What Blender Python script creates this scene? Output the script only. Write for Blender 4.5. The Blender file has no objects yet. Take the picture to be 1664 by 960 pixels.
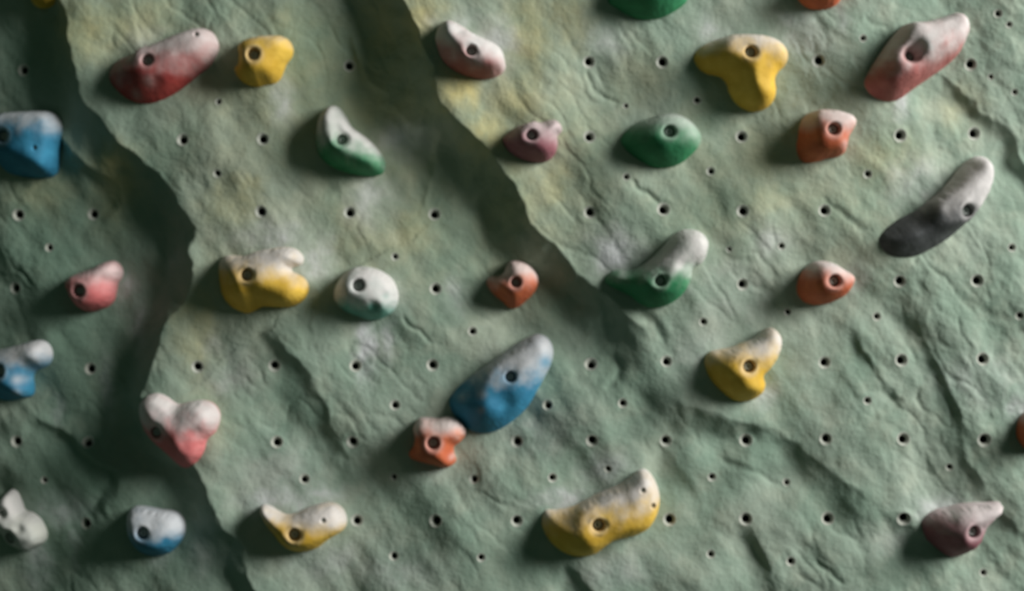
import bpy, math, random
import numpy as np
from mathutils import Vector
from mathutils.geometry import delaunay_2d_cdt

# ------------------------------------------------------------------ camera, world, light, exposure
SC = bpy.context.scene
COL = SC.collection
D = 2.6            # distance from the camera to the wall's mean plane (m); 1 px = 1 mm there
ZC = 1.6           # height of the camera above the gym floor (m)
cam = bpy.data.cameras.new('camera')
cam.sensor_width = 36.0
cam.lens = 36.0 * D / 1.664
cam.dof.use_dof = True
cam.dof.focus_distance = 2.06
cam.dof.aperture_fstop = 2.5
cam_o = bpy.data.objects.new('camera', cam)
cam_o.location = (0, -D, ZC)
cam_o.rotation_euler = (math.pi / 2, 0, 0)
COL.objects.link(cam_o)
SC.camera = cam_o

world = bpy.data.worlds.new('gym_ambience')
SC.world = world
world.use_nodes = True
bg = world.node_tree.nodes['Background']
bg.inputs['Color'].default_value = (0.66, 1.0, 0.76, 1)
bg.inputs['Strength'].default_value = 0.05

win = bpy.data.lights.new('window_daylight', 'AREA')      # tall gym window beyond the right edge
win.shape = 'RECTANGLE'
win.size, win.size_y = 2.7, 2.7
win.energy = 575
win.color = (1.0, 0.985, 0.95)
win_o = bpy.data.objects.new('window_daylight', win)
win_o.location = (5.0, -2.3, ZC + 2.2)
win_o.rotation_euler = (Vector((0.0, 0, ZC)) - win_o.location).to_track_quat('-Z', 'Y').to_euler()
COL.objects.link(win_o)

SC.view_settings.view_transform = 'Standard'
SC.view_settings.look = 'None'
SC.view_settings.gamma = 1.0
SC.view_settings.use_curve_mapping = False
SC.view_settings.exposure = 0.0

# ------------------------------------------------------------------ numeric helpers
def smooth(a, b, x):
    t = np.clip((x - a) / (b - a), 0, 1)
    return t * t * (3 - 2 * t)

_tab = np.random.RandomState(7).rand(256, 256) * 2 * np.pi

def gnoise(x, y, seed=0):
    x = np.asarray(x, float) + seed * 17.31
    y = np.asarray(y, float) + seed * 9.77
    xi = np.floor(x).astype(int); yi = np.floor(y).astype(int)
    fx = x - xi; fy = y - yi
    def g(ix, iy, dx, dy):
        a = _tab[ix & 255, iy & 255]
        return np.cos(a) * dx + np.sin(a) * dy
    u = fx ** 3 * (fx * (fx * 6 - 15) + 10); v = fy ** 3 * (fy * (fy * 6 - 15) + 10)
    n00 = g(xi, yi, fx, fy); n10 = g(xi + 1, yi, fx - 1, fy)
    n01 = g(xi, yi + 1, fx, fy - 1); n11 = g(xi + 1, yi + 1, fx - 1, fy - 1)
    return ((n00 * (1 - u) + n10 * u) * (1 - v) + (n01 * (1 - u) + n11 * u) * v) * 1.5

def fbm(x, y, octaves=4, seed=0, gain=0.5):
    s = 0; a = 1; f = 1
    for k in range(octaves):
        s = s + a * gnoise(x * f, y * f, seed + k)
        a *= gain; f *= 2.03
    return s

def seg_dist(px, py, poly, closed=False):
    """distance, signed side (>0 = right of travel in image axes) and position along the line"""
    P = np.asarray(poly, float)
    if closed: P = np.vstack([P, P[:1]])
    best = np.full(px.shape, 1e9); side = np.zeros(px.shape); pos = np.zeros(px.shape)
    L = np.concatenate([[0], np.cumsum(np.hypot(*np.diff(P, axis=0).T))])
    for i in range(len(P) - 1):
        ax, ay = P[i]; bx, by = P[i + 1]
        dx, dy = bx - ax, by - ay
        l2 = dx * dx + dy * dy + 1e-9
        t = np.clip(((px - ax) * dx + (py - ay) * dy) / l2, 0, 1)
        qx = px - ax - t * dx; qy = py - ay - t * dy
        d = np.hypot(qx, qy)
        m = d < best
        best = np.where(m, d, best)
        side = np.where(m, np.sign(dx * (py - ay) - dy * (px - ax)), side)
        pos = np.where(m, (L[i] + t * math.sqrt(l2)) / L[-1], pos)
    return best, side, pos

def inside(px, py, poly):
    P = np.asarray(poly, float); r = np.zeros(px.shape, bool)
    n = len(P)
    for i in range(n):
        ax, ay = P[i]; bx, by = P[(i + 1) % n]
        if ay == by: continue
        c = ((ay > py) != (by > py)) & (px < (bx - ax) * (py - ay) / (by - ay) + ax)
        r ^= c
    return r

def spline(poly, closed=True, step=4.0):
    """Catmull-Rom through the points, resampled evenly"""
    P = np.asarray(poly, float); n = len(P); out = []
    rng = range(n) if closed else range(n - 1)
    for i in rng:
        p0 = P[(i - 1) % n] if closed else P[max(i - 1, 0)]
        p1 = P[i]; p2 = P[(i + 1) % n]
        p3 = P[(i + 2) % n] if closed else P[min(i + 2, n - 1)]
        for k in range(8):
            t = k / 8
            out.append(0.5 * ((2 * p1) + (-p0 + p2) * t + (2 * p0 - 5 * p1 + 4 * p2 - p3) * t * t + (-p0 + 3 * p1 - 3 * p2 + p3) * t ** 3))
    if not closed: out.append(P[-1])
    Q = np.array(out)
    if closed: Q = np.vstack([Q, Q[:1]])
    L = np.concatenate([[0], np.cumsum(np.hypot(*np.diff(Q, axis=0).T))])
    m = max(12, int(L[-1] / step))
    s = np.linspace(0, L[-1], m, endpoint=not closed)
    return np.stack([np.interp(s, L, Q[:, 0]), np.interp(s, L, Q[:, 1])], 1)

# ------------------------------------------------------------------ shape of the wall (millimetres towards the viewer)
# steps: polyline in image axes, everything on its left/lower side lies deeper.  (points, drop, width, recovery length, taper start, taper end)
STEPS = [
    ([(40,-220),(62,-60),(95,40),(115,120),(150,195),(205,245),(270,305),(310,372),(312,430),(288,490),(262,530),(240,600),(226,650),(245,705),(300,745),(330,790),(355,850),(392,920),(440,975),(540,1080),(620,1200)], 42, 56, 1500, 1.0, 1.0),
    ([(560,-220),(620,-60),(655,0),(680,60),(700,130),(735,195),(800,255),(838,300),(848,350),(885,392),(938,432),(985,480),(1040,540),(1090,595)], 60, 80, 420, 1.0, 0.7),
    ([(1045,600),(1085,640),(1150,668),(1230,690),(1300,720),(1350,760),(1400,812),(1480,850),(1560,900)], 32, 62, 170, 0.5, 0.25),
    ([(1490,105),(1540,132),(1592,165),(1630,205),(1668,262),(1730,340),(1800,460)], 15, 22, 160, 0.3, 1.0),
    ([(1440,465),(1492,530),(1525,600),(1560,665),(1572,730),(1600,800),(1680,900)], 14, 22, 140, 0.25, 0.5),
    ([(425,515),(468,570),(508,640),(545,710),(575,772)], 9, 24, 120, 1.0, 0.5),
    ([(720,215),(700,250),(684,300),(680,340)], 8, 12, 80, 1.0, 0.2),
    ([(1375,530),(1405,575),(1440,620),(1470,650)], 8, 12, 80, 0.6, 0.6),
    ([(20,670),(75,712),(140,757),(190,775)], 16, 22, 110, 0.4, 1.0),
    ([(60,200),(100,240),(150,285),(190,330)], 16, 22, 90, 1.0, 0.4),
    ([(560,40),(575,90),(600,130),(640,150)], 8, 18, 70, 0.6, 0.5),
    ([(930,915),(970,960),(1040,1030)], 14, 18, 90, 0.8, 1.0),
    ([(1215,850),(1240,910),(1270,985)], 7, 18, 90, 0.6, 1.0),
]
CRACKS = [
    ([(1018,285),(1035,305),(1062,322),(1086,340)], 5, 4), ([(952,105),(962,140),(985,160),(1012,166)], 4, 4),
    ([(1325,315),(1370,350),(1420,385)], 4, 6), ([(-10,430),(12,448),(26,466)], 4, 3), ([(646,512),(672,536),(706,558)], 4, 3),
    ([(1085,560),(1060,520),(1030,500)], 5, 8), ([(985,640),(1010,600),(990,570)], 5, 7), ([(1160,745),(1230,770),(1290,800)], 3, 6),
    ([(1320,905),(1350,930),(1380,955)], 4, 5), ([(1500,400),(1480,430)], 4, 5), ([(1450,50),(1420,40),(1400,25)], 3, 5),
]
HOLES = [  # x, y, radius
    (38,114,7),(568,107,7),(957,101,7),(1076,101,7),(1330,99,7.5),(1577,105,7),
    (297,227,7),(427,226,7),(958,222,7),(1205,222,7),(1463,220,7.5),(1583,217,7.5),
    (30,349,7),(152,348,7),(424,344,7),(568,345,7),(706,348,7),(958,345,7),(1078,340,7.5),(1207,343,7),(1340,342,7),
    (25,468,7),(708,469,7),(1207,462,7),(1462,457,7),(1588,456,7.5),
    (147,599,7),(321,596,7),(446,594,7),(578,594,7),(703,593,7),(960,591,7.5),(1083,587,6.5),(1340,589,7),(1465,585,7.5),(1597,583,7.5),
    (27,717,7),(143,718,7),(450,718,7),(573,718,7),(840,717,7),(962,716,7),(1082,716,7),(1212,715,7.5),(1342,713,7),(1468,713,7.5),(1600,715,8),
    (140,850,7),(580,845,7),(708,846,7.5),(840,846,7),(1088,844,7.5),(1212,843,7.5),(1345,842,7.5),(1469,843,8),
    (355,165,4),(1403,62,4.5),(1133,163,5),(1017,172,3.5),(1622,22,5),(1640,40,4),(1610,125,3.5),(1649,150,4),
    (353,282,5),(1155,278,5),(1018,287,4.5),(1410,283,5),(80,402,5),(642,417,4.5),(1270,400,4.5),(1645,402,5),(1185,405,3.5),
    (1143,523,5),(1280,507,4.5),(1425,514,5),(1657,513,5),(768,538,5.5),
    (642,658,6),(890,658,6),(1012,655,5.5),(1410,651,5),
    (72,780,4.5),(495,778,6),(640,775,4.5),(770,778,5.5),(898,776,5.5),(988,762,4.5),(1157,775,5),(1278,783,4.5),(1543,759,4.5),
    (640,903,5.5),(782,906,5),(1155,900,5),(1285,912,5.5),(1598,930,4.5),
]

BULGES = [(172,268,26,34,12),(112,262,22,30,7),(130,740,40,26,7),(745,160,40,34,6),(1330,690,90,60,8),(1590,640,60,60,6),(520,560,50,80,5),(620,110,50,40,4)]

def wall_base(u, v):
    wu = u + 13 * fbm(u / 80, v / 80, 3, 3, .45)
    wv = v + 13 * fbm(u / 80, v / 80, 3, 11, .45)
    h = np.zeros(u.shape)
    for pts, drop, wid, rec, k0, k1 in STEPS:
        d, s, p = seg_dist(wu, wv, pts)
        sd = d * s                       # >0 : left/lower side of a line that runs down the picture
        amp = drop * (k0 + (k1 - k0) * p)
        if drop < 40: amp = amp * np.clip(1 + .8 * gnoise(u / 75, v / 75, 91), .3, 1.7)
        elif pts[0][0] < 100: amp = amp * (1 - .6 * np.exp(-((u - 140) ** 2 + (v - 220) ** 2) / 75 ** 2)) * (1 - .4 * smooth(700, 800, v))
        if pts[0][1] > -100: amp = amp * smooth(0.0, 0.15, p)
        if pts[-1][1] < 1000 and pts[-1][0] < 1700: amp = amp * smooth(1.0, 0.85, p)
        tq = np.clip((sd + 2) / wid, 0, 1)
        st = (1 - (1 - tq) ** 1.9) * np.exp(-np.maximum(sd - wid, 0) / rec)
        lip = 0.16 * np.exp(-(np.minimum(sd, 0) / (wid * 0.9)) ** 2) * (sd < 0) + 0.16 * (sd >= 0) * np.exp(-(sd / (wid * 0.4)) ** 2)
        h -= amp * (st - lip)
    for pts, dep, w in CRACKS:
        d, s, p = seg_dist(u + 4 * gnoise(u / 20, v / 20, 5), v + 4 * gnoise(u / 20, v / 20, 6), pts)
        h -= .62 * dep * np.exp(-(d / w) ** 2) * smooth(0, .2, p) * smooth(1, .8, p)
    for x, y, rx, ry, k in BULGES:
        h += k * np.exp(-((wu - x) / rx) ** 2 - ((wv - y) / ry) ** 2)
    # broad swells and diagonal chisel grain
    h -= 0.12 * np.log1p(np.exp(np.clip((380 - u) / 60, -30, 30))) * 60      # the left panel leans away
    h += 17 * fbm(u / 330, v / 330, 2, 21)
    a = math.radians(52); ca, sa = math.cos(a), math.sin(a)
    gu = u * ca + v * sa; gv = -u * sa + v * ca
    h += 8 * fbm(gu / 210, gv / 110, 3, 31, 0.42)
    rg = 1 - np.abs(fbm(gu / 130, gv / 60, 3, 41, 0.5))
    h -= 1.5 * np.clip(rg - 0.72, 0, 1) ** 1.4 * 6 * smooth(-.2, .5, gnoise(u / 200, v / 200, 77))
    rough = 0.5 + 0.9 * smooth(1250, 1600, u)
    h += 0.75 * rough * fbm(gu / 26, gv / 17, 3, 51, 0.5)
    return h

def wh(u, v):
    return wall_base(np.atleast_1d(np.asarray(u, float)), np.atleast_1d(np.asarray(v, float)))

def unproject(u, v, extra=0.0):
    """picture point -> point on the relief seen there (wall millimetre axes)"""
    uu, vv = float(u), float(v)
    for _ in range(3):
        k = 1 - (wh(uu, vv)[0] + extra) / 1000 / D
        uu = 832 + (u - 832) * k; vv = 480 + (v - 480) * k
    return uu, vv

def to_world(u, v, h):
    return np.stack([(u - 832) / 1000, -h / 1000, ZC - (v - 480) / 1000], -1)

# ------------------------------------------------------------------ materials
def new_mat(name):
    m = bpy.data.materials.new(name); m.use_nodes = True
    nt = m.node_tree; b = nt.nodes['Principled BSDF']
    return m, nt, b

def node(nt, kind, **kw):
    n = nt.nodes.new(kind)
    for k, v in kw.items(): setattr(n, k, v)
    return n

def mixc(nt, fac, a, b, mode='MIX'):
    n = node(nt, 'ShaderNodeMix', data_type='RGBA', blend_type=mode)
    for sock, val in ((n.inputs['Factor'], fac), (n.inputs['A'], a), (n.inputs['B'], b)):
        if hasattr(val, 'is_linked'): nt.links.new(val, sock)
        elif isinstance(val, (int, float)): sock.default_value = val
        else: sock.default_value = (*val, 1)
    return n.outputs['Result']

def ramp(nt, src, lo, hi):
    n = node(nt, 'ShaderNodeMapRange', interpolation_type='SMOOTHSTEP')
    nt.links.new(src, n.inputs['Value'])
    n.inputs['From Min'].default_value = lo; n.inputs['From Max'].default_value = hi
    return n.outputs['Result']

def noise(nt, co, scale, detail=4, rough=0.55):
    n = node(nt, 'ShaderNodeTexNoise')
    n.inputs['Scale'].default_value = scale; n.inputs['Detail'].default_value = detail; n.inputs['Roughness'].default_value = rough
    nt.links.new(co, n.inputs['Vector'])
    return n.outputs['Fac']

def math2(nt, op, a, b):
    n = node(nt, 'ShaderNodeMath', operation=op)
    for i, val in enumerate((a, b)):
        if hasattr(val, 'is_linked'): nt.links.new(val, n.inputs[i])
        else: n.inputs[i].default_value = val
    return n.outputs[0]

def wall_material():
    m, nt, b = new_mat('painted_rock_cement')
    tc = node(nt, 'ShaderNodeTexCoord').outputs['Object']
    at = node(nt, 'ShaderNodeAttribute', attribute_name='stain_shade')
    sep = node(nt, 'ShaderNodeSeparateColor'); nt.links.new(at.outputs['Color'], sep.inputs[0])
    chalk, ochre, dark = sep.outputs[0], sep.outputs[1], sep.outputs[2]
    n1 = noise(nt, tc, 5.5, 5); n2 = noise(nt, tc, 19, 5); n3 = noise(nt, tc, 70, 4)
    c = mixc(nt, ramp(nt, n1, .36, .66), (0.235, 0.325, 0.256), (0.32, 0.39, 0.32))
    c = mixc(nt, math2(nt, 'MULTIPLY', ramp(nt, n2, .42, .72), .45), c, (0.41, 0.445, 0.355))
    c = mixc(nt, math2(nt, 'MULTIPLY', dark, math2(nt, 'ADD', .65, math2(nt, 'MULTIPLY', ramp(nt, n1, .3, .7), .45))), c, (0.10, 0.205, 0.145))  # darker green mix, carries the painted-in shade
    oc = math2(nt, 'MULTIPLY', ochre, math2(nt, 'ADD', .55, math2(nt, 'MULTIPLY', ramp(nt, n2, .3, .65), .6)))
    c = mixc(nt, oc, c, (0.54, 0.47, 0.20))
    ch = math2(nt, 'MULTIPLY', chalk, math2(nt, 'ADD', .3, math2(nt, 'MULTIPLY', ramp(nt, n2, .34, .62), .7)))
    c = mixc(nt, ch, c, (0.60, 0.62, 0.63))
    c = mixc(nt, math2(nt, 'MULTIPLY', ramp(nt, n3, .55, .8), .22), c, (0.16, 0.22, 0.16))
    nt.links.new(c, b.inputs['Base Color'])
    b.inputs['Roughness'].default_value = 0.82
    b.inputs['Specular IOR Level'].default_value = 0.25
    bp = node(nt, 'ShaderNodeBump'); bp.inputs['Strength'].default_value = 0.5; bp.inputs['Distance'].default_value = 0.004
    nt.links.new(math2(nt, 'ADD', n3, math2(nt, 'MULTIPLY', noise(nt, tc, 190, 3), .5)), bp.inputs['Height'])
    nt.links.new(bp.outputs[0], b.inputs['Normal'])
    return m

HOLD_MATS = {}
def hold_material(name, rgb, deep):
    if name in HOLD_MATS: return HOLD_MATS[name]
    m, nt, b = new_mat(name)
    tc = node(nt, 'ShaderNodeTexCoord').outputs['Object']
    at = node(nt, 'ShaderNodeAttribute', attribute_name='chalk').outputs['Fac']
    n1 = noise(nt, tc, 28, 4); n2 = noise(nt, tc, 120, 4)
    c = mixc(nt, ramp(nt, n1, .35, .68), deep, rgb)
    ch = math2(nt, 'MULTIPLY', at, math2(nt, 'ADD', .75, math2(nt, 'MULTIPLY', ramp(nt, n1, .25, .6), .25)))
    c = mixc(nt, ch, c, (0.60, 0.575, 0.565))
    nt.links.new(c, b.inputs['Base Color'])
    b.inputs['Roughness'].default_value = 0.7
    b.inputs['Specular IOR Level'].default_value = 0.3
    bp = node(nt, 'ShaderNodeBump'); bp.inputs['Strength'].default_value = 0.35; bp.inputs['Distance'].default_value = 0.002
    nt.links.new(n2, bp.inputs['Height']); nt.links.new(bp.outputs[0], b.inputs['Normal'])
    HOLD_MATS[name] = m
    return m

def plain(name, rgb, rough, metal=0.0):
    m, nt, b = new_mat(name)
    tc = node(nt, 'ShaderNodeTexCoord').outputs['Object']
    n1 = noise(nt, tc, 160, 3)
    c = mixc(nt, ramp(nt, n1, .3, .7), tuple(x * .75 for x in rgb), rgb)
    nt.links.new(c, b.inputs['Base Color'])
    b.inputs['Roughness'].default_value = rough; b.inputs['Metallic'].default_value = metal
    return m

M_WALL = wall_material()
M_STEEL = plain('zinc_steel', (0.42, 0.46, 0.43), 0.5, 0.35)
M_DARK = plain('dark_bore_steel', (0.035, 0.037, 0.034), 0.6, 0.2)
M_RIM = plain('pale_painted_rim', (0.47, 0.49, 0.43), 0.85)  # even pale green-grey paint on the countersinks

# ------------------------------------------------------------------ mesh helpers
def make_mesh(name, verts, tris, mats, smooth_shade=True, mat_idx=None):
    me = bpy.data.meshes.new(name)
    V = np.asarray(verts, np.float32); F = np.asarray(tris, np.int32)
    me.vertices.add(len(V)); me.vertices.foreach_set('co', V.ravel())
    n, k = F.shape
    me.loops.add(n * k); me.loops.foreach_set('vertex_index', F.ravel())
    me.polygons.add(n); me.polygons.foreach_set('loop_start', np.arange(0, n * k, k, dtype=np.int32))
    try: me.polygons.foreach_set('loop_total', np.full(n, k, np.int32))
    except Exception: pass
    me.polygons.foreach_set('use_smooth', np.full(n, smooth_shade, bool))
    for m in mats: me.materials.append(m)
    if mat_idx is not None: me.polygons.foreach_set('material_index', np.asarray(mat_idx, np.int32))
    me.update(calc_edges=True); me.validate()
    return me

def link(name, me, loc=(0, 0, 0), parent=None):
    o = bpy.data.objects.new(name, me); COL.objects.link(o)
    o.location = loc
    if parent is not None: o.parent = parent
    return o

def lathe(profile, n=20, slot=None):
    """profile of (radius, height towards the viewer) in mm -> verts, quads (axis along -Y)"""
    V = []; F = []; S = []
    for r, h in profile:
        for k in range(n):
            a = 2 * math.pi * k / n
            V.append((r * math.cos(a) / 1000, -h / 1000, r * math.sin(a) / 1000))
    for i in range(len(profile) - 1):
        for k in range(n):
            k2 = (k + 1) % n
            F.append((i * n + k, i * n + k2, (i + 1) * n + k2, (i + 1) * n + k))
            S.append(slot[i] if slot else 0)
    return V, F, S

# ------------------------------------------------------------------ the wall with its bolt holes
holes = [(*unproject(x, y), r) for x, y, r in HOLES]

CHALK = [(525,910,46,26,.4),(640,930,60,26,.25),(1000,930,60,30,.25),(1480,880,60,30,.2),(880,700,60,40,.2),(455,160,18,34,.55),(440,388,60,24,.7),(505,430,34,26,.6),(520,400,14,34,.45),(592,560,14,52,.8),(628,545,12,36,.55),(600,320,34,46,.45),(655,222,46,26,.6),
    (805,75,34,34,.55),(740,40,40,20,.4),(1000,412,36,34,.85),(1080,470,60,16,.3),(930,815,50,16,.65),(985,765,34,24,.5),(448,818,46,20,.75),(520,805,30,12,.5),
    (208,520,12,44,.6),(192,470,20,26,.5),(72,668,9,20,.6),(155,640,10,44,.4),(270,420,14,16,.4),(75,835,46,28,.45),(40,930,20,40,.5),(105,895,10,30,.4),(1530,828,46,22,.5),
    (1490,296,40,34,.45),(1466,165,10,28,.6),(1655,665,22,30,.6),(1255,395,34,30,.4),(1180,70,30,18,.3),(1150,45,14,20,.4),(985,70,26,26,.35),(740,480,16,26,.4),(365,620,30,40,.35),
    (620,480,30,40,.35),(340,560,16,20,.4),(240,880,20,14,.3),(260,905,20,26,.35),(1245,640,20,18,.4),(1390,455,22,22,.3),(700,740,20,30,.3),(1300,70,40,30,.3),(1290,30,26,22,.4),(1366,20,10,26,.4),
    (330,900,40,50,.25),(450,780,60,60,.2),(800,640,24,60,.2),(1190,470,70,60,.2),(240,70,40,30,.25),(1590,620,60,40,.25),(1150,580,60,50,.2)]
OCHRE = [(690,20,40,60,.7),(745,140,36,50,.9),(790,215,40,40,.7),(860,70,40,90,.55),(920,30,36,60,.45),(840,160,50,60,.5),(900,290,40,70,.4),(150,40,70,50,.55),(170,265,34,34,.6),(375,330,44,44,.55),
    (315,540,34,60,.55),(400,300,30,24,.4),(620,40,50,60,.3),(590,400,50,60,.2),(660,370,40,60,.35),(1030,130,60,50,.2),(1250,250,60,70,.25),(1440,260,60,50,.3),(1240,320,60,40,.25),(340,660,40,60,.2),
    (40,300,60,40,.25),(450,150,160,150,.25),(620,200,120,150,.3),(600,380,120,90,.28),(400,420,90,90,.25),(850,250,120,200,.3),(1250,300,200,150,.16),(170,300,40,60,.4),(230,30,60,50,.35),(470,30,50,40,.3),(1560,170,40,40,.25)]

DEEP_GREEN_SHADE = [(60,400,170,150,.7),(90,560,130,150,.65),(110,800,150,170,.7),(30,80,90,120,.7),(230,330,60,90,.6),(250,870,130,90,.6),(610,130,80,130,.6),(540,60,60,70,.4),(480,150,80,70,.3),  # deeper green paint plus painted-in shade on the left panel and below ridges
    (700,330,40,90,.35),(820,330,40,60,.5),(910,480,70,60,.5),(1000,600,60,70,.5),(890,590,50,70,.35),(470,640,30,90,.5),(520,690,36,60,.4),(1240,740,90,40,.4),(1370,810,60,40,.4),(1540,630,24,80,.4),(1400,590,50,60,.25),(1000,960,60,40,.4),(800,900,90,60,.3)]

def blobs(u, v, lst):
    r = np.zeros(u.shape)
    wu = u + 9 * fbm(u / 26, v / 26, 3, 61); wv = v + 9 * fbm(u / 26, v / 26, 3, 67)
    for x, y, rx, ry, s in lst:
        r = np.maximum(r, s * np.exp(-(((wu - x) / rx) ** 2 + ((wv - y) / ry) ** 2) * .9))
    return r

def axis(lo, hi, a, b, fine, coarse):
    return np.concatenate([np.arange(lo, a, coarse), np.arange(a, b, fine), np.arange(b, hi + coarse, coarse)])

def local_plane(x, y, e=9.0):
    q = wh([x, x + e, x - e, x, x], [y, y, y, y + e, y - e])
    return float(q.mean()), float((q[1] - q[2]) / (2 * e)), float((q[3] - q[4]) / (2 * e))

def build_wall():
    us = axis(-330, 1994, -30, 1694, 2.4, 9); vs = axis(-260, 1220, -30, 990, 2.4, 9)
    U, V = np.meshgrid(us, vs)
    U = U.copy(); V = V.copy()
    H = wall_base(U, V)
    keep_f = np.ones((len(vs) - 1, len(us) - 1), bool)
    for x, y, r in holes:
        m = np.hypot(U - x, V - y)
        i0, i1 = np.searchsorted(vs, [y - 30, y + 30]); j0, j1 = np.searchsorted(us, [x - 30, x + 30])
        mm = m[i0:i1, j0:j1]; hc, gx, gy = local_plane(x, y)
        w = smooth(r * 2.2, r * 1.55, mm)
        pl = hc + gx * (U[i0:i1, j0:j1] - x) + gy * (V[i0:i1, j0:j1] - y)
        H[i0:i1, j0:j1] = H[i0:i1, j0:j1] * (1 - w) + pl * w
        near = m < r * 1.44
        cut = near[:-1, :-1] | near[1:, 1:] | near[:-1, 1:] | near[1:, :-1]
        keep_f &= ~cut
        touch = np.zeros(U.shape, bool)
        touch[:-1, :-1] |= cut; touch[1:, 1:] |= cut; touch[:-1, 1:] |= cut; touch[1:, :-1] |= cut
        for i, j in np.argwhere(touch & ~near):            # pull the cut edge onto a clean circle
            k = r * 1.46 / m[i, j]
            U[i, j] = x + (U[i, j] - x) * k; V[i, j] = y + (V[i, j] - y) * k
            H[i, j] = hc + gx * (U[i, j] - x) + gy * (V[i, j] - y)
    co = to_world(U, V, H).reshape(-1, 3)
    n = len(us)
    idx = (np.arange(len(vs) - 1)[:, None] * n + np.arange(n - 1)[None, :])
    q = np.stack([idx, idx + n, idx + n + 1, idx + 1], -1)[keep_f]
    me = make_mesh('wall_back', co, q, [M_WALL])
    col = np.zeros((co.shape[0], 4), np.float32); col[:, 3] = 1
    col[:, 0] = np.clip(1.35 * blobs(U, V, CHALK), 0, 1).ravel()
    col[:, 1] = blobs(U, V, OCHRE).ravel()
    col[:, 2] = blobs(U, V, DEEP_GREEN_SHADE).ravel()
    a = me.attributes.new('stain_shade', 'FLOAT_COLOR', 'POINT'); a.data.foreach_set('color', col.ravel())
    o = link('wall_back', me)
    o['kind'] = 'structure'
    o['label'] = 'sage green sculpted climbing wall with ridges and bolt holes'
    return o

wall = build_wall()
for x, y, r in holes:
    big = r > 6.2
    V, F, S = lathe([(r * 1.58, -1.6), (r * 1.52, .02), (r * 1.44, .05), (r * .9, -r * .66), (r * .84, -r * .95), (r * .82, -28), (.2, -28)], 20, [0, 0, 0, 0, 1, 1])
    key = 'bolt_hole_%0.1f' % r
    me = bpy.data.meshes.get(key)
    if me is None: me = make_mesh(key, V, F, [M_RIM, M_DARK], True, S)
    h, gx, gy = local_plane(x, y)
    o = link('bolt_hole', me, tuple(to_world(x, y, h)), wall)
    o.rotation_euler = Vector((0, -1, 0)).rotation_difference(Vector((-gx, -1, gy))).to_euler()

# ------------------------------------------------------------------ climbing holds
def P(off, sc, pts):
    return [(off[0] + x / sc, off[1] + y / sc) for x, y in pts]

hexn = 6
def bolt_mesh():
    me = bpy.data.meshes.get('cap_bolt')
    if me: return me
    n = 24; V = []; F = []
    prof = [(6.9, 0), (6.9, 8.6), (6.2, 9.4), (4.2, 9.4)]
    for r, h in prof:
        for k in range(n):
            a = 2 * math.pi * k / n; V.append((r * math.cos(a), -h, r * math.sin(a)))
    for h in (9.2, 7.0):
        for k in range(n):
            a = 2 * math.pi * k / n
            hr = 3.8 * math.cos(math.pi / 6) / math.cos((a % (math.pi / 3)) - math.pi / 6)
            V.append((hr * math.cos(a), -h, hr * math.sin(a)))
    V = [(x / 1000, y / 1000, z / 1000) for x, y, z in V]
    for i in range(5):
        for k in range(n):
            k2 = (k + 1) % n; F.append((i * n + k, i * n + k2, (i + 1) * n + k2, (i + 1) * n + k))
    c = len(V); V.append((0, -7.0 / 1000, 0))
    T = []
    for f in F: T += [(f[0], f[1], f[2]), (f[0], f[2], f[3])]
    for k in range(n): T.append((5 * n + k, 5 * n + (k + 1) % n, c))
    return make_mesh('cap_bolt', V, T, [M_STEEL], False)

def screw_mesh():
    me = bpy.data.meshes.get('set_screw')
    if me: return me
    V, F, S = lathe([(3.2, -3), (3.2, 0), (2.6, .5), (1.4, .4), (1.2, -1), (.1, -1)], 14)
    return make_mesh('set_screw', V, F, [M_STEEL])

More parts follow.
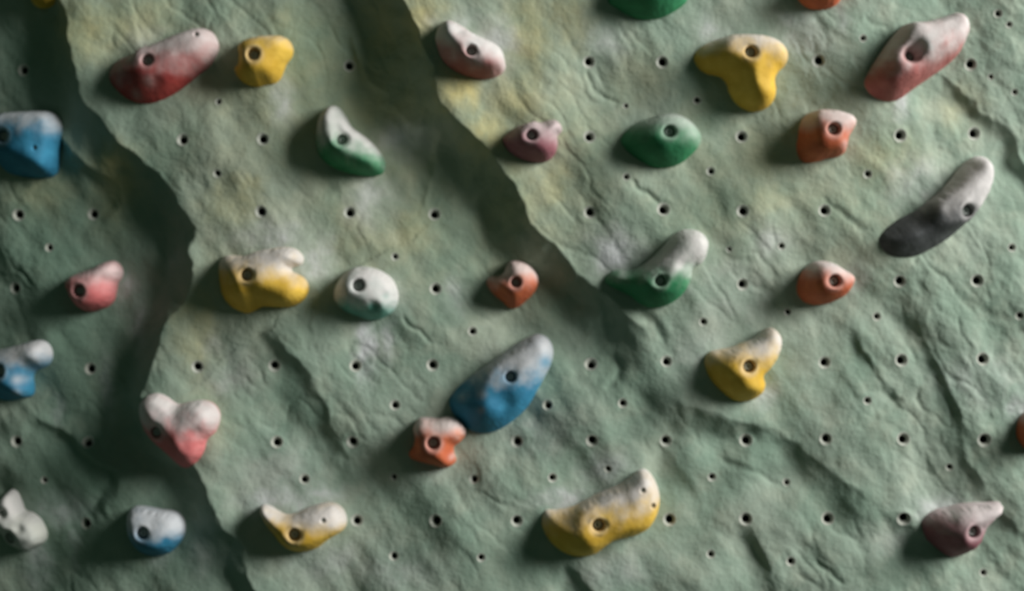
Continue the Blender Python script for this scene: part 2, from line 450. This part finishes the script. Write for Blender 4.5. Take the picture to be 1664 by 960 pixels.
def build_hold(h):
    H = h['H'] * 1.18
    out = spline(h['out'], True, 3.6)
    pla = spline(h['pla'], True, 4.0)
    c0 = np.array(h['bolt'], float)
    # bring the traced outline from the picture onto the relief (same scale for the whole hold)
    hb = wh(*c0)[0]
    k = 1 - (hb + 0.3 * H) / 1000 / D
    f = lambda p: np.array([832, 480]) + (np.asarray(p, float) - np.array([832, 480])) * k
    out = f(out); pla = f(pla); bolt = f(c0); screws = [f(s) for s in h.get('screws', [])]
    dents = [(*f((d[0], d[1])), *d[2:]) for d in h.get('dents', [])]
    grooves = [(f(np.array(g[0])), g[1], g[2]) for g in h.get('grooves', [])]
    # plane of the wall below it
    cen = out.mean(0)
    wz = wh(out[:, 0], out[:, 1])
    A = np.c_[out - cen, np.ones(len(out))]
    co, *_ = np.linalg.lstsq(A, wz, rcond=None)
    co[:2] = np.clip(co[:2], -.3, .3)
    base = lambda x, y: co[0] * (x - cen[0]) + co[1] * (y - cen[1]) + co[2]
    low = min(0, float((wz - base(out[:, 0], out[:, 1])).min())) - 6
    p_in, p_out = h.get('prof', (1.45, 0.72))
    size = math.hypot(*(out.max(0) - out.min(0)))
    seed = h['seed']
    def body(x, y):
        d, _, _ = seg_dist(x, y, out, True); e, _, _ = seg_dist(x, y, pla, True)
        ins = inside(x, y, pla)
        di = np.where(ins, 0, e)
        t = d / (d + di + 1e-6)
        z = H * (1 - (1 - t) ** p_in) ** p_out
        z = z * 0.82 + 0.28 * H * smooth(0, size * .26, d)
        edge = smooth(0, 9, d)
        z += edge * (0.04 * H * fbm(x / 34, y / 34, 2, seed) + .3 * gnoise(x / 7, y / 7, seed))
        tx, ty = h.get('tilt', (0, 0))
        z *= 1 + tx * (x - cen[0]) / size + ty * (y - cen[1]) / size
        for dx, dy, r, dep in dents:
            z -= edge * dep * np.exp(-(((x - dx) ** 2 + (y - dy) ** 2) / r ** 2) ** 1.4)
        for gp, w, dep in grooves:
            gd, _, gpos = seg_dist(x, y, gp)
            z -= edge * dep * np.exp(-(gd / w) ** 2)
        return np.maximum(z, 0)
    BR = h.get('br', 9.4)
    # triangulate: outline, even interior points, rings for the bolt recess
    lo = out.min(0); hi = out.max(0); st = 2.7
    gx, gy = np.meshgrid(np.arange(lo[0], hi[0], st), np.arange(lo[1], hi[1], st * .87))
    gx = gx + (np.arange(gx.shape[0]) % 2)[:, None] * st / 2
    g = np.stack([gx.ravel(), gy.ravel()], 1)
    g += np.random.RandomState(seed).uniform(-.35, .35, g.shape)
    d, _, _ = seg_dist(g[:, 0], g[:, 1], out, True)
    ok = inside(g[:, 0], g[:, 1], out) & (d > 2.6)
    ok &= np.hypot(g[:, 0] - bolt[0], g[:, 1] - bolt[1]) > BR * 1.45
    for s in screws: ok &= np.hypot(g[:, 0] - s[0], g[:, 1] - s[1]) > 6.2
    g = g[ok]
    # a close inner ring keeps the rounded edge crisp
    nrm = np.roll(out, -1, 0) - np.roll(out, 1, 0); nrm = np.stack([-nrm[:, 1], nrm[:, 0]], 1); nrm /= np.linalg.norm(nrm, axis=1)[:, None] + 1e-9
    tst = out + nrm * 1.0
    if inside(tst[:, 0], tst[:, 1], out).mean() < .5: nrm = -nrm
    ring = out + nrm * 0.9
    rd, _, _ = seg_dist(ring[:, 0], ring[:, 1], out, True)
    ring = ring[inside(ring[:, 0], ring[:, 1], out) & (rd > .6)]
    extra = [ring]
    an = np.linspace(0, 2 * np.pi, 24, endpoint=False)
    for rr in (BR * 1.36, BR * 1.2, BR * 1.05, BR, BR * .5):
        extra.append(np.stack([bolt[0] + rr * np.cos(an), bolt[1] + rr * np.sin(an)], 1))
    an = np.linspace(0, 2 * np.pi, 12, endpoint=False)
    for s in screws:
        for rr in (5.5, 3.8, 3.5, 1.5):
            extra.append(np.stack([s[0] + rr * np.cos(an), s[1] + rr * np.sin(an)], 1))
    pts = np.vstack([out] + extra + [g])
    n = len(out)
    vv, ee, ff, ov, oe, of = delaunay_2d_cdt([Vector(p - cen) for p in pts], [(i, (i + 1) % n) for i in range(n)], [], 1, 1e-4, True)
    q = np.array([(v.x, v.y) for v in vv]) + cen
    fa = np.array([list(t) for t in ff]); mid = q[fa].mean(1)      # keep only what lies inside the outline
    ff = [tuple(int(i) for i in t) for t in fa[inside(mid[:, 0], mid[:, 1], out)]]
    rim = {}
    for i, o in enumerate(ov):
        for s in o:
            if s < n: rim[s] = i
    rimi = np.array([rim[s] for s in range(n)])
    z = body(q[:, 0], q[:, 1]); z[rimi] = 0.0
    E = np.array([(t[a], t[(a + 1) % 3]) for t in ff for a in range(3)])
    E = np.vstack([E, E[:, ::-1]])
    cnt = np.bincount(E[:, 0], minlength=len(q)) + 1e-9
    dq, _, _ = seg_dist(q[:, 0], q[:, 1], out, True)
    free = .7 * smooth(1.5, 8, dq)
    for _ in range(h.get('relax', 9)):
        av = np.bincount(E[:, 0], z[E[:, 1]], minlength=len(q)) / cnt
        z = z + free * (av - z)
    rb = np.hypot(q[:, 0] - bolt[0], q[:, 1] - bolt[1])
    an_ = (rb > BR * .4) & (rb < BR * 2.1) & (dq > 2)
    Ap = np.c_[q[an_] - bolt, np.ones(an_.sum())]
    pl, *_ = np.linalg.lstsq(Ap, z[an_], rcond=None)
    pl[:2] = np.clip(pl[:2], -.55, .55)
    plane = lambda x, y: pl[0] * (x - bolt[0]) + pl[1] * (y - bolt[1]) + pl[2] + h.get('boss', -.3)
    hbolt = float(plane(*bolt))
    w = smooth(BR * 2.0, BR * 1.25, rb)
    z = z * (1 - w) + plane(q[:, 0], q[:, 1]) * w
    cut = np.interp(rb, [BR, BR * 1.05, BR * 1.2, BR * 1.36], [0, -3.0, -1.1, 0])
    z = np.where(rb < BR * 1.01, hbolt - 21, np.where(rb < BR * 1.37, z + cut, z))
    zs = []
    for sx, sy in screws:
        rs = np.hypot(q[:, 0] - sx, q[:, 1] - sy)
        zc = float(z[(rs > 5) & (rs < 9)].mean()); zs.append(zc)
        z = np.where(rs < 5.2, zc + np.interp(rs, [3.5, 3.8, 5.5], [-4, -.8, 0]), z)
    zb = base(q[:, 0], q[:, 1])
    W = to_world(q[:, 0], q[:, 1], zb + z)
    sk = q[rimi]
    W2 = to_world(sk[:, 0], sk[:, 1], base(sk[:, 0], sk[:, 1]) + low)
    org = to_world(np.array(bolt[0]), np.array(bolt[1]), np.array(float(base(*bolt))))
    T = []
    for t in ff:
        a, b_, c = (q[i] for i in t)
        ar = (b_[0] - a[0]) * (c[1] - a[1]) - (b_[1] - a[1]) * (c[0] - a[0])
        T.append(tuple(t) if ar < 0 else (t[0], t[2], t[1]))
    cw = sum(out[i][0] * out[(i + 1) % n][1] - out[(i + 1) % n][0] * out[i][1] for i in range(n)) > 0
    m = len(q)
    for s in range(n):
        a, b_ = rimi[s], rimi[(s + 1) % n]; c, d_ = m + s, m + (s + 1) % n
        t1, t2 = (a, b_, d_), (a, d_, c)
        if not cw: t1, t2 = t1[::-1], t2[::-1]
        T += [t1, t2]
    allv = np.vstack([W, W2]) - org
    me = make_mesh('climbing_hold', allv, T, [hold_material(*h['mat'])])
    # chalk worn onto the grip side (dust lies on the upper faces), the bolt boss and listed patches
    a0, a1, kx, mx = h['chalk']; a0, a1 = a0 - .06, a1 + .1
    tt = (hi[1] - q[:, 1]) / (hi[1] - lo[1]) + kx * ((q[:, 0] - lo[0]) / (hi[0] - lo[0]) - .5)
    tt = tt + .10 * fbm(q[:, 0] / 24, q[:, 1] / 24, 3, seed + 5)
    ch = mx * smooth(a0, a1, tt)
    ch = np.maximum(ch, .34 * smooth(BR * 2.4, BR * 1.2, rb))
    for x, y, r, s in h.get('patches', []):
        x, y = f((x, y)); g2 = np.exp(-((q[:, 0] - x) ** 2 + (q[:, 1] - y) ** 2) / r ** 2)
        ch = ch + s * g2
    ch = np.clip(ch, 0, 1) 
    cv = np.concatenate([ch, np.zeros(n)]).astype(np.float32)
    at = me.attributes.new('chalk', 'FLOAT', 'POINT'); at.data.foreach_set('value', cv)
    o = link('climbing_hold', me, tuple(org))
    o['label'] = h['label']; o['category'] = 'climbing hold'; o['group'] = 'resin holds bolted to the climbing wall'
    bz = hbolt - 21.2
    bo = link('bolt', bolt_mesh(), (0, -bz / 1000, 0), o)
    bo.scale = (BR / 9.6,) * 3
    bo.rotation_euler = (0, seed * 1.3, 0)
    for sx, sy in screws:
        zc = zs.pop(0) + float(base(sx, sy)) - float(base(*bolt))
        link('set_screw', screw_mesh(), ((sx - bolt[0]) / 1000, -(zc - 3.6) / 1000, -(sy - bolt[1]) / 1000), o)
    return o

RED = ('red_resin', (0.40, 0.062, 0.05), (0.30, 0.04, 0.037))
YEL = ('yellow_resin', (0.72, 0.47, 0.07), (0.60, 0.37, 0.04))
PINK = ('pink_resin', (0.62, 0.20, 0.20), (0.54, 0.14, 0.14))
ROSE = ('faded_rose_resin', (0.48, 0.17, 0.155), (0.36, 0.11, 0.10))
GREEN = ('green_resin', (0.04, 0.26, 0.11), (0.026, 0.19, 0.08))
BLUE = ('blue_resin', (0.04, 0.24, 0.39), (0.025, 0.17, 0.29))
ORANGE = ('orange_resin', (0.60, 0.16, 0.06), (0.48, 0.11, 0.045))
MAUVE = ('mauve_resin', (0.33, 0.135, 0.165), (0.25, 0.09, 0.11))
GREY = ('charcoal_resin', (0.10, 0.106, 0.11), (0.065, 0.07, 0.072))
TEAL = ('teal_resin', (0.16, 0.42, 0.33), (0.11, 0.31, 0.25))
WHITE = ('chalky_white_resin', (0.50, 0.51, 0.46), (0.42, 0.44, 0.41))

HOLDS = []
def hold(label, mat, H, off, sc, out, bolt, pla, chalk, **kw):
    h = dict(label=label, mat=mat, H=H, out=P(off, sc, out), bolt=P(off, sc, [bolt])[0], pla=P(off, sc, pla), chalk=chalk, seed=len(HOLDS) + 1)
    if 'screws' in kw: kw['screws'] = P(off, sc, kw['screws'])
    for key in ('dents', 'patches'):
        if key in kw: kw[key] = [(*P(off, sc, [d[:2]])[0], d[2] / sc, d[3]) for d in kw[key]]
    if 'grooves' in kw: kw['grooves'] = [(P(off, sc, g[0]), g[1] / sc, g[2]) for g in kw['grooves']]
    h.update(kw); HOLDS.append(h)

# chalk = (start, end, sideways lean, most) over the hold's height, 0 bottom .. 1 top
hold('long red sloper tilted up to the right, chalk along its top edge', RED, 50, (160, 20), 6,
     [(70,600),(100,520),(180,440),(330,390),(430,330),(560,290),(700,220),(850,165),(980,140),(1080,170),(1140,240),(1160,330),(1130,430),(1060,530),(960,600),(860,680),(760,760),(620,840),(480,880),(350,870),(240,820),(150,740),(90,670)],
     (523,495), [(390,400),(560,330),(760,260),(980,200),(1070,300),(900,490),(690,650),(560,640),(440,580)], (.3, .7, -.1, .85),
     screws=[(990,240)], dents=[(620,700,45,5)], patches=[(540,690,60,.35),(380,800,50,.25),(200,670,60,.25)])
hold('small yellow lumpy hold beside the long red sloper', YEL, 46, (360, 40), 8.571,
     [(215,290),(290,210),(430,160),(600,135),(780,130),(890,170),(950,240),(975,330),(950,430),(880,530),(845,630),(800,740),(720,810),(600,830),(500,860),(390,840),(280,790),(200,710),(160,620),(170,570),(215,530),(225,420)],
     (490,455), [(310,270),(600,190),(880,230),(890,380),(790,560),(700,670),(500,680),(350,560),(300,420)], (.72, 1.05, 0, .75), dents=[(590,800,60,7),(250,600,50,4)])
hold('white-chalked pink hold above the yellow ridge, dark underside', ROSE, 52, (690, 20), 8,
     [(150,230),(190,160),(290,90),(400,120),(520,190),(640,270),(780,330),(900,380),(1000,470),(1040,600),(1050,700),(1000,780),(880,840),(720,850),(560,820),(430,770),(300,690),(210,580),(160,450),(130,330)],
     (615,545), [(310,300),(420,390),(530,440),(500,540),(610,670),(760,720),(960,720),(990,580),(850,440),(640,320),(440,210),(310,170)], (.14, .46, .5, 1.0),
     dents=[(470,290,50,9),(880,490,45,7)], patches=[(860,700,70,-.5),(470,500,60,-.4)], br=8.2)
hold('green hold cut off by the top edge, rounded underside', GREEN, 48, (0, 0), 1,
     [(988,-2),(1000,-34),(1030,-62),(1070,-66),(1106,-42),(1119,-6),(1100,15),(1075,27),(1050,30),(1025,24),(1003,12)], (1062,-26),
     [(1042,-30),(1070,-46),(1096,-24),(1088,-4),(1066,4),(1044,-8)], (.75, 1.1, 0, .6))
hold('orange hold cut off by the top edge near the right', ORANGE, 44, (0, 0), 1,
     [(1295,-15),(1310,-45),(1345,-50),(1370,-25),(1368,-3),(1355,10),(1335,14),(1312,9)], (1338,-20), [(1322,-28),(1345,-38),(1360,-20),(1352,-4),(1336,0),(1322,-10)], (.75, 1.1, 0, .6))
hold('yellow hold barely showing at the top left corner', YEL, 44, (0, 0), 1,
     [(38,-10),(35,-40),(60,-60),(90,-50),(98,-20),(85,0),(65,6),(48,4)], (66,-30), [(52,-24),(56,-44),(82,-42),(84,-18),(68,-8)], (.75, 1.1, 0, .6))
hold('three-lobed yellow hold with one lobe hanging down', YEL, 50, (1110, 40), 6.316,
     [(110,330),(150,250),(250,180),(400,125),(520,90),(680,85),(850,100),(970,140),(1050,210),(1090,310),(1060,410),(990,480),(955,560),(970,660),(950,760),(880,840),(760,880),(640,850),(550,780),(490,680),(460,590),(390,520),(250,490),(160,430)],
     (660,315), [(450,190),(700,150),(940,220),(1000,320),(900,450),(880,700),(790,770),(740,660),(680,480),(540,410),(450,310)], (.62, .92, .1, .9))
hold('long faded red jug with deep dark pocket, tilted up to the right', ROSE, 56, (1390, 10), 5.714,
     [(95,690),(150,570),(250,420),(360,270),(460,170),(540,145),(680,130),(820,90),(960,45),(1040,90),(1080,200),(1050,310),(980,440),(860,550),(720,650),(560,760),(420,860),(300,880),(190,840),(120,770)],
     (470,490), [(500,200),(700,180),(960,110),(1010,210),(880,390),(660,530),(480,640),(350,570),(340,490),(420,390)], (.36, .6, -.32, .9),
     dents=[(500,450,70,16),(650,200,40,3),(820,520,40,4)], boss=-6, br=8.2, grooves=[([(430,500),(530,400)],34,11)], patches=[(650,470,110,.5),(430,590,50,.4)])
hold('blocky blue hold with a set screw at the left edge', BLUE, 52, (0, 170), 8,
     [(-120,200),(-60,110),(80,85),(300,75),(560,75),(690,100),(770,180),(810,290),(800,420),(755,560),(740,700),(720,850),(640,930),(480,945),(300,930),(120,900),(0,840),(-100,720),(-150,500)],
     (115,430), [(-20,210),(120,160),(560,140),(700,250),(690,460),(660,640),(600,780),(480,740),(260,640),(60,590),(-60,450)], (.62, .86, .1, .75), screws=[(555,590)], patches=[(350,370,60,.3)])
hold('ear-shaped green hold with chalky cupped face', GREEN, 54, (490, 160), 7.5,
     [(185,330),(215,200),(300,100),(390,70),(460,110),(530,210),(600,330),(680,390),(790,470),(900,580),(980,700),(1010,820),(960,910),(850,940),(700,930),(520,890),(350,820),(230,720),(170,600),(160,450)],
     (515,525), [(240,300),(300,170),(390,120),(460,230),(560,350),(760,520),(900,690),(900,800),(760,800),(600,730),(430,640),(350,530),(270,450)], (.22, .5, .3, .92),
     grooves=[([(430,230),(460,400),(510,520)],38,9)], boss=-4, br=8.4)
hold('small mauve knobbly hold on the ridge below the pink one', MAUVE, 44, (800, 180), 9.23,
     [(150,420),(260,310),(370,230),(520,190),(630,150),(720,170),(840,130),(950,130),(1030,200),(1050,290),(980,370),(985,480),(960,600),(880,710),(770,760),(600,760),(430,720),(300,650),(200,550)],
     (585,395), [(420,280),(600,200),(760,250),(930,200),(990,260),(900,380),(900,550),(800,670),(710,610),(570,550),(440,470)], (.35, .8, .25, .62), dents=[(790,190,75,14),(560,600,50,4)], br=8.4)
hold('smooth green egg-shaped hold with chalk around its bolt', GREEN, 48, (1000, 170), 7.5,
     [(80,400),(160,290),(290,200),(430,150),(560,105),(690,90),(820,120),(930,190),(1020,290),(1060,400),(1020,510),(930,610),(820,700),(690,755),(540,765),(400,730),(260,650),(150,560),(90,480)],
     (630,355), [(470,260),(600,190),(780,220),(900,340),(860,460),(720,520),(570,520),(470,430)], (.38, .95, .3, .7))
hold('orange hold with pale flat face above the grey jug', ORANGE, 50, (1270, 160), 8,
     [(240,480),(260,340),(310,230),(400,165),(560,130),(720,145),(860,185),(950,240),(975,320),(930,420),(880,500),(860,600),(830,700),(740,755),(620,770),(500,810),(380,830),(280,800),(230,700),(220,590)],
     (610,430), [(410,220),(580,170),(820,220),(920,300),(830,450),(780,640),(660,680),(540,680),(450,560),(405,400)], (.48, .78, .12, .85), patches=[(780,620,70,.5)], dents=[(640,600,40,3)])
hold('long charcoal grey jug, chalked white at its upper end', GREY, 52, (1410, 240), 5.217,
     [(90,780),(150,690),(260,610),(400,540),(500,470),(600,390),(700,290),(780,190),(860,110),(950,60),(1030,70),(1080,140),(1085,240),(1050,360),(990,470),(900,580),(800,680),(680,780),(540,860),(400,920),(250,925),(140,880)],
     (800,540), [(560,480),(780,330),(960,150),(1035,150),(1035,280),(960,430),(870,570),(750,640),(630,620)], (.36, .66, .22, .98), dents=[(890,180,50,5),(520,690,60,3),(620,600,35,3)])
hold('pink hold with a small knob at its upper right', PINK, 50, (80, 410), 8.571,
     [(230,400),(280,330),(420,270),(580,210),(720,140),(850,110),(940,160),(990,260),(970,360),(920,430),(900,560),(880,660),(800,750),(680,800),(560,830),(440,800),(350,720),(280,610),(240,500)],
     (495,535), [(275,410),(560,280),(850,160),(940,260),(870,400),(840,600),(700,710),(540,740),(410,660),(330,540)], (.38, .75, .05, .68), dents=[(830,390,70,6)])
hold('yellow jug notched on its right, chalk across the top', YEL, 54, (330, 390), 6.316,
     [(130,260),(160,180),(230,150),(400,155),(520,110),(680,80),(850,65),(960,100),(1020,180),(1000,250),(910,280),(905,320),(970,350),(1040,400),(1075,480),(1050,580),(980,650),(880,690),(740,690),(600,690),(520,730),(440,755),(330,720),(240,660),(170,560),(140,430)],
     (490,360), [(340,240),(560,170),(850,120),(950,180),(850,290),(910,390),(1000,480),(960,570),(840,610),(700,550),(560,500),(420,460),(360,380)], (.46, .74, .15, .95), dents=[(330,610,50,5)], grooves=[([(490,480),(600,590),(760,640)],45,6)])
hold('pale teal rounded hold, nearly white with chalk', TEAL, 52, (530, 420), 8.571,
     [(150,330),(240,210),(360,130),(500,105),(640,125),(780,180),(900,270),(970,390),(1000,520),(980,640),(920,740),(820,810),(700,855),(560,850),(420,800),(280,750),(170,680),(100,570),(100,440)],
     (485,375), [(270,300),(400,190),(600,180),(800,270),(910,430),(920,600),(830,720),(720,680),(620,610),(480,560),(350,520),(275,420)], (.18, .36, .1, .97), dents=[(690,660,55,20),(860,530,48,12)], patches=[(690,680,60,-.6),(860,530,45,-.3)])
hold('small orange hold with a bite out of its upper left', ORANGE, 44, (770, 410), 10,
     [(200,490),(220,420),(300,385),(400,385),(480,330),(515,250),(560,160),(650,130),(780,150),(900,210),(1000,310),(1050,430),(1030,560),(960,680),(850,790),(740,880),(640,920),(560,890),(460,800),(360,720),(260,620)],
     (680,490), [(430,440),(540,390),(570,250),(660,190),(840,230),(970,380),(970,510),(820,610),(680,670),(560,620),(450,520)], (.42, .7, -.05, .78), br=8.0)
hold('green swooping hold with chalky raised arm on the ridge', GREEN, 54, (970, 360), 6.316,
     [(90,590),(140,520),(230,485),(350,495),(480,440),(580,360),(680,250),(760,160),(860,90),(970,75),(1080,110),(1150,210),(1130,340),(1080,430),(990,480),(975,580),(920,700),(830,800),(700,870),(570,885),(450,840),(340,760),(200,690),(120,650)],
     (628,610), [(530,500),(700,350),(900,180),(1040,190),(1080,300),(960,430),(890,560),(820,660),(700,720),(570,690),(470,600)], (.3, .56, .1, .95), grooves=[([(820,450),(960,450),(1080,405)],26,6)], br=8.6)
hold('orange hold with white chalk cap below the grey jug', ORANGE, 50, (1270, 410), 8.571,
     [(240,420),(290,290),(370,200),(470,130),(600,115),(740,150),(880,240),(1000,310),(1030,400),(980,500),(900,600),(780,670),(640,720),(480,730),(340,690),(260,610),(230,520)],
     (665,400), [(440,280),(560,180),(760,220),(940,340),(930,440),(820,560),(650,600),(530,560),(480,440)], (.5, .82, .25, .95))
hold('blue hold cut by the left edge, arm pointing right', BLUE, 50, (0, 540), 8,
     [(-140,300),(-60,230),(60,200),(200,165),(360,120),(500,95),(610,130),(670,220),(675,320),(640,400),(560,460),(450,500),(405,580),(420,680),(425,770),(390,830),(290,860),(150,890),(0,890),(-120,830),(-170,600)],
     (75,490), [(-60,330),(200,230),(480,160),(600,220),(590,330),(430,390),(310,480),(310,640),(350,760),(270,780),(110,640),(-50,580)], (.5, .75, .02, .88), dents=[(440,440,70,12),(30,740,70,4)], patches=[(310,600,70,.6),(300,760,50,.4)])
hold('yellow hold with an upward horn on the pale ridge', YEL, 50, (1130, 520), 6.669,
     [(100,440),(150,350),(250,320),(380,300),(520,245),(640,200),(740,120),(830,80),(910,130),(955,220),(940,330),(890,440),(820,540),(750,610),(770,700),(740,790),(650,860),(540,885),(420,870),(310,800),(200,700),(130,580)],
     (540,490), [(385,350),(560,290),(740,190),(840,130),(905,220),(860,390),(720,540),(690,660),(690,740),(570,740),(450,640),(375,500)], (.45, .78, 0, .93))
hold('heart-shaped pink and white hold at the panel edge', PINK, 58, (200, 630), 7.059,
     [(130,250),(180,150),(260,85),(370,65),(480,110),(580,180),(640,190),(760,160),(900,150),(1020,200),(1085,300),(1085,400),(1040,520),(960,600),(930,720),(860,840),(770,920),(660,940),(570,890),(470,800),(360,710),(250,610),(170,490),(130,370)],
     (400,500), [(210,200),(350,120),(500,200),(600,290),(760,230),(920,210),(1020,330),(940,480),(860,620),(840,740),(760,780),(660,660),(560,560),(510,400),(340,310)], (.42, .66, 0, .97), dents=[(920,510,70,7),(690,800,50,4)], boss=0)
hold('large pointed blue hold with a scooped lower face', BLUE, 50, (720, 535), 5.455,
     [(50,640),(110,540),(230,430),(340,350),(460,260),(600,160),(740,80),(850,45),(940,90),(980,190),(960,310),(900,430),(830,560),(750,690),(650,790),(520,880),(400,920),(270,910),(170,840),(90,760)],
     (597,412), [(430,340),(640,210),(830,110),(900,200),(820,420),(730,590),(580,700),(420,650),(370,540)], (.44, .64, -.05, .82), dents=[(540,640,110,9)], patches=[(340,560,45,.5),(345,700,30,.35),(170,600,40,.3),(900,290,70,-.55),(590,650,110,-.5)], br=8.4)
hold('orange hold with rounded shoulder touching the big blue one', ORANGE, 50, (640, 665), 9.23,
     [(280,300),(320,190),(400,130),(540,130),(660,140),(780,110),(900,130),(1010,200),(1080,310),(1060,420),(980,510),(900,570),(895,650),(930,770),(870,850),(760,890),(640,860),(500,830),(350,790),(240,740),(220,660),(280,570),(310,450)],
     (605,475), [(350,260),(600,220),(860,200),(1000,300),(960,400),(820,480),(800,620),(820,760),(740,820),(610,700),(490,650),(390,520)], (.6, .82, .08, .85), dents=[(850,490,60,5)], patches=[(880,700,50,.5)])
hold('off-white looped hold at the left edge near the bottom', WHITE, 50, (0, 790), 8,
     [(-150,330),(-90,220),(0,150),(60,80),(130,50),(200,100),(240,200),(290,320),(400,350),(500,420),(560,520),(590,630),(560,730),(450,800),(340,850),(200,840),(80,770),(-30,660),(-130,520)],
     (180,645), [(-20,240),(110,130),(190,240),(270,390),(420,460),(530,600),(480,720),(340,790),(320,660),(290,570),(120,480),(-20,420)], (.35, .7, .1, .8), dents=[(85,325,52,26),(330,520,60,8)], relax=4)
hold('small rounded blue hold with chalky face near the bottom', BLUE, 50, (190, 810), 9.23,
     [(130,260),(180,170),(280,120),(440,130),(640,165),(820,185),(920,230),(1000,330),(1020,460),(980,600),(890,720),(780,820),(640,870),(480,870),(330,820),(230,720),(160,600),(120,430)],
     (475,460), [(270,200),(500,190),(850,240),(940,380),(920,540),(820,670),(660,690),(480,640),(330,580),(265,420)], (.28, .62, .12, .78), dents=[(820,570,45,4)], patches=[(820,570,45,-.4)])
hold('yellow boomerang hold with a thin left horn near the bottom', YEL, 50, (410, 806), 9.231,
     [(95,200),(150,150),(260,180),(380,250),(500,290),(640,270),(780,200),(920,150),(1080,120),(1220,140),(1330,220),(1390,350),(1380,480),(1300,570),(1180,640),(1080,710),(960,800),(820,850),(660,860),(520,820),(400,730),(300,600),(200,480),(120,330)],
     (665,540), [(150,195),(380,320),(560,340),(760,270),(1080,180),(1270,230),(1320,380),(1240,520),(1060,630),(860,690),(670,690),(520,640),(450,520),(300,380)], (.42, .72, .22, .95), screws=[(1095,325)])
hold('largest yellow jug, curved like a banana, near the bottom', YEL, 58, (870, 750), 5.714,
     [(60,560),(90,460),(200,455),(350,430),(480,360),(620,290),(780,220),(880,150),(960,85),(1030,80),(1100,150),(1150,260),(1165,380),(1130,520),(1060,630),(960,690),(840,725),(730,750),(640,810),(560,870),(440,895),(320,880),(210,820),(130,740),(80,650)],
     (572,555), [(400,460),(620,350),(860,240),(1010,140),(1090,260),(1100,400),(1040,540),(920,600),(760,640),(610,730),(490,750),(440,640)], (.38, .68, -.22, .95), screws=[(980,240),(1080,385)], dents=[(850,660,60,4)])
hold('mauve beaked hold with its point to the right', MAUVE, 54, (1490, 800), 8,
     [(70,400),(140,310),(260,240),(400,210),(560,160),(740,135),(900,130),(1060,115),(1100,160),(1090,260),(1000,340),(900,440),(850,550),(800,680),(740,770),(640,830),(520,865),(400,830),(280,740),(150,620),(90,510)],
     (640,465), [(470,260),(700,190),(1020,160),(1040,230),(900,360),(830,460),(780,600),(720,680),(630,650),(530,580),(480,420)], (.4, .8, .25, .8), dents=[(720,420,60,6)])
hold('rust orange hold cut off by the right edge', ORANGE, 46, (0, 0), 1,
     [(1655,705),(1660,680),(1680,665),(1710,670),(1725,700),(1710,730),(1680,735),(1662,722)], (1690,698), [(1676,695),(1686,680),(1706,684),(1708,704),(1694,716),(1680,710)], (.6, .9, 0, .7))

for h in HOLDS:
    build_hold(h)
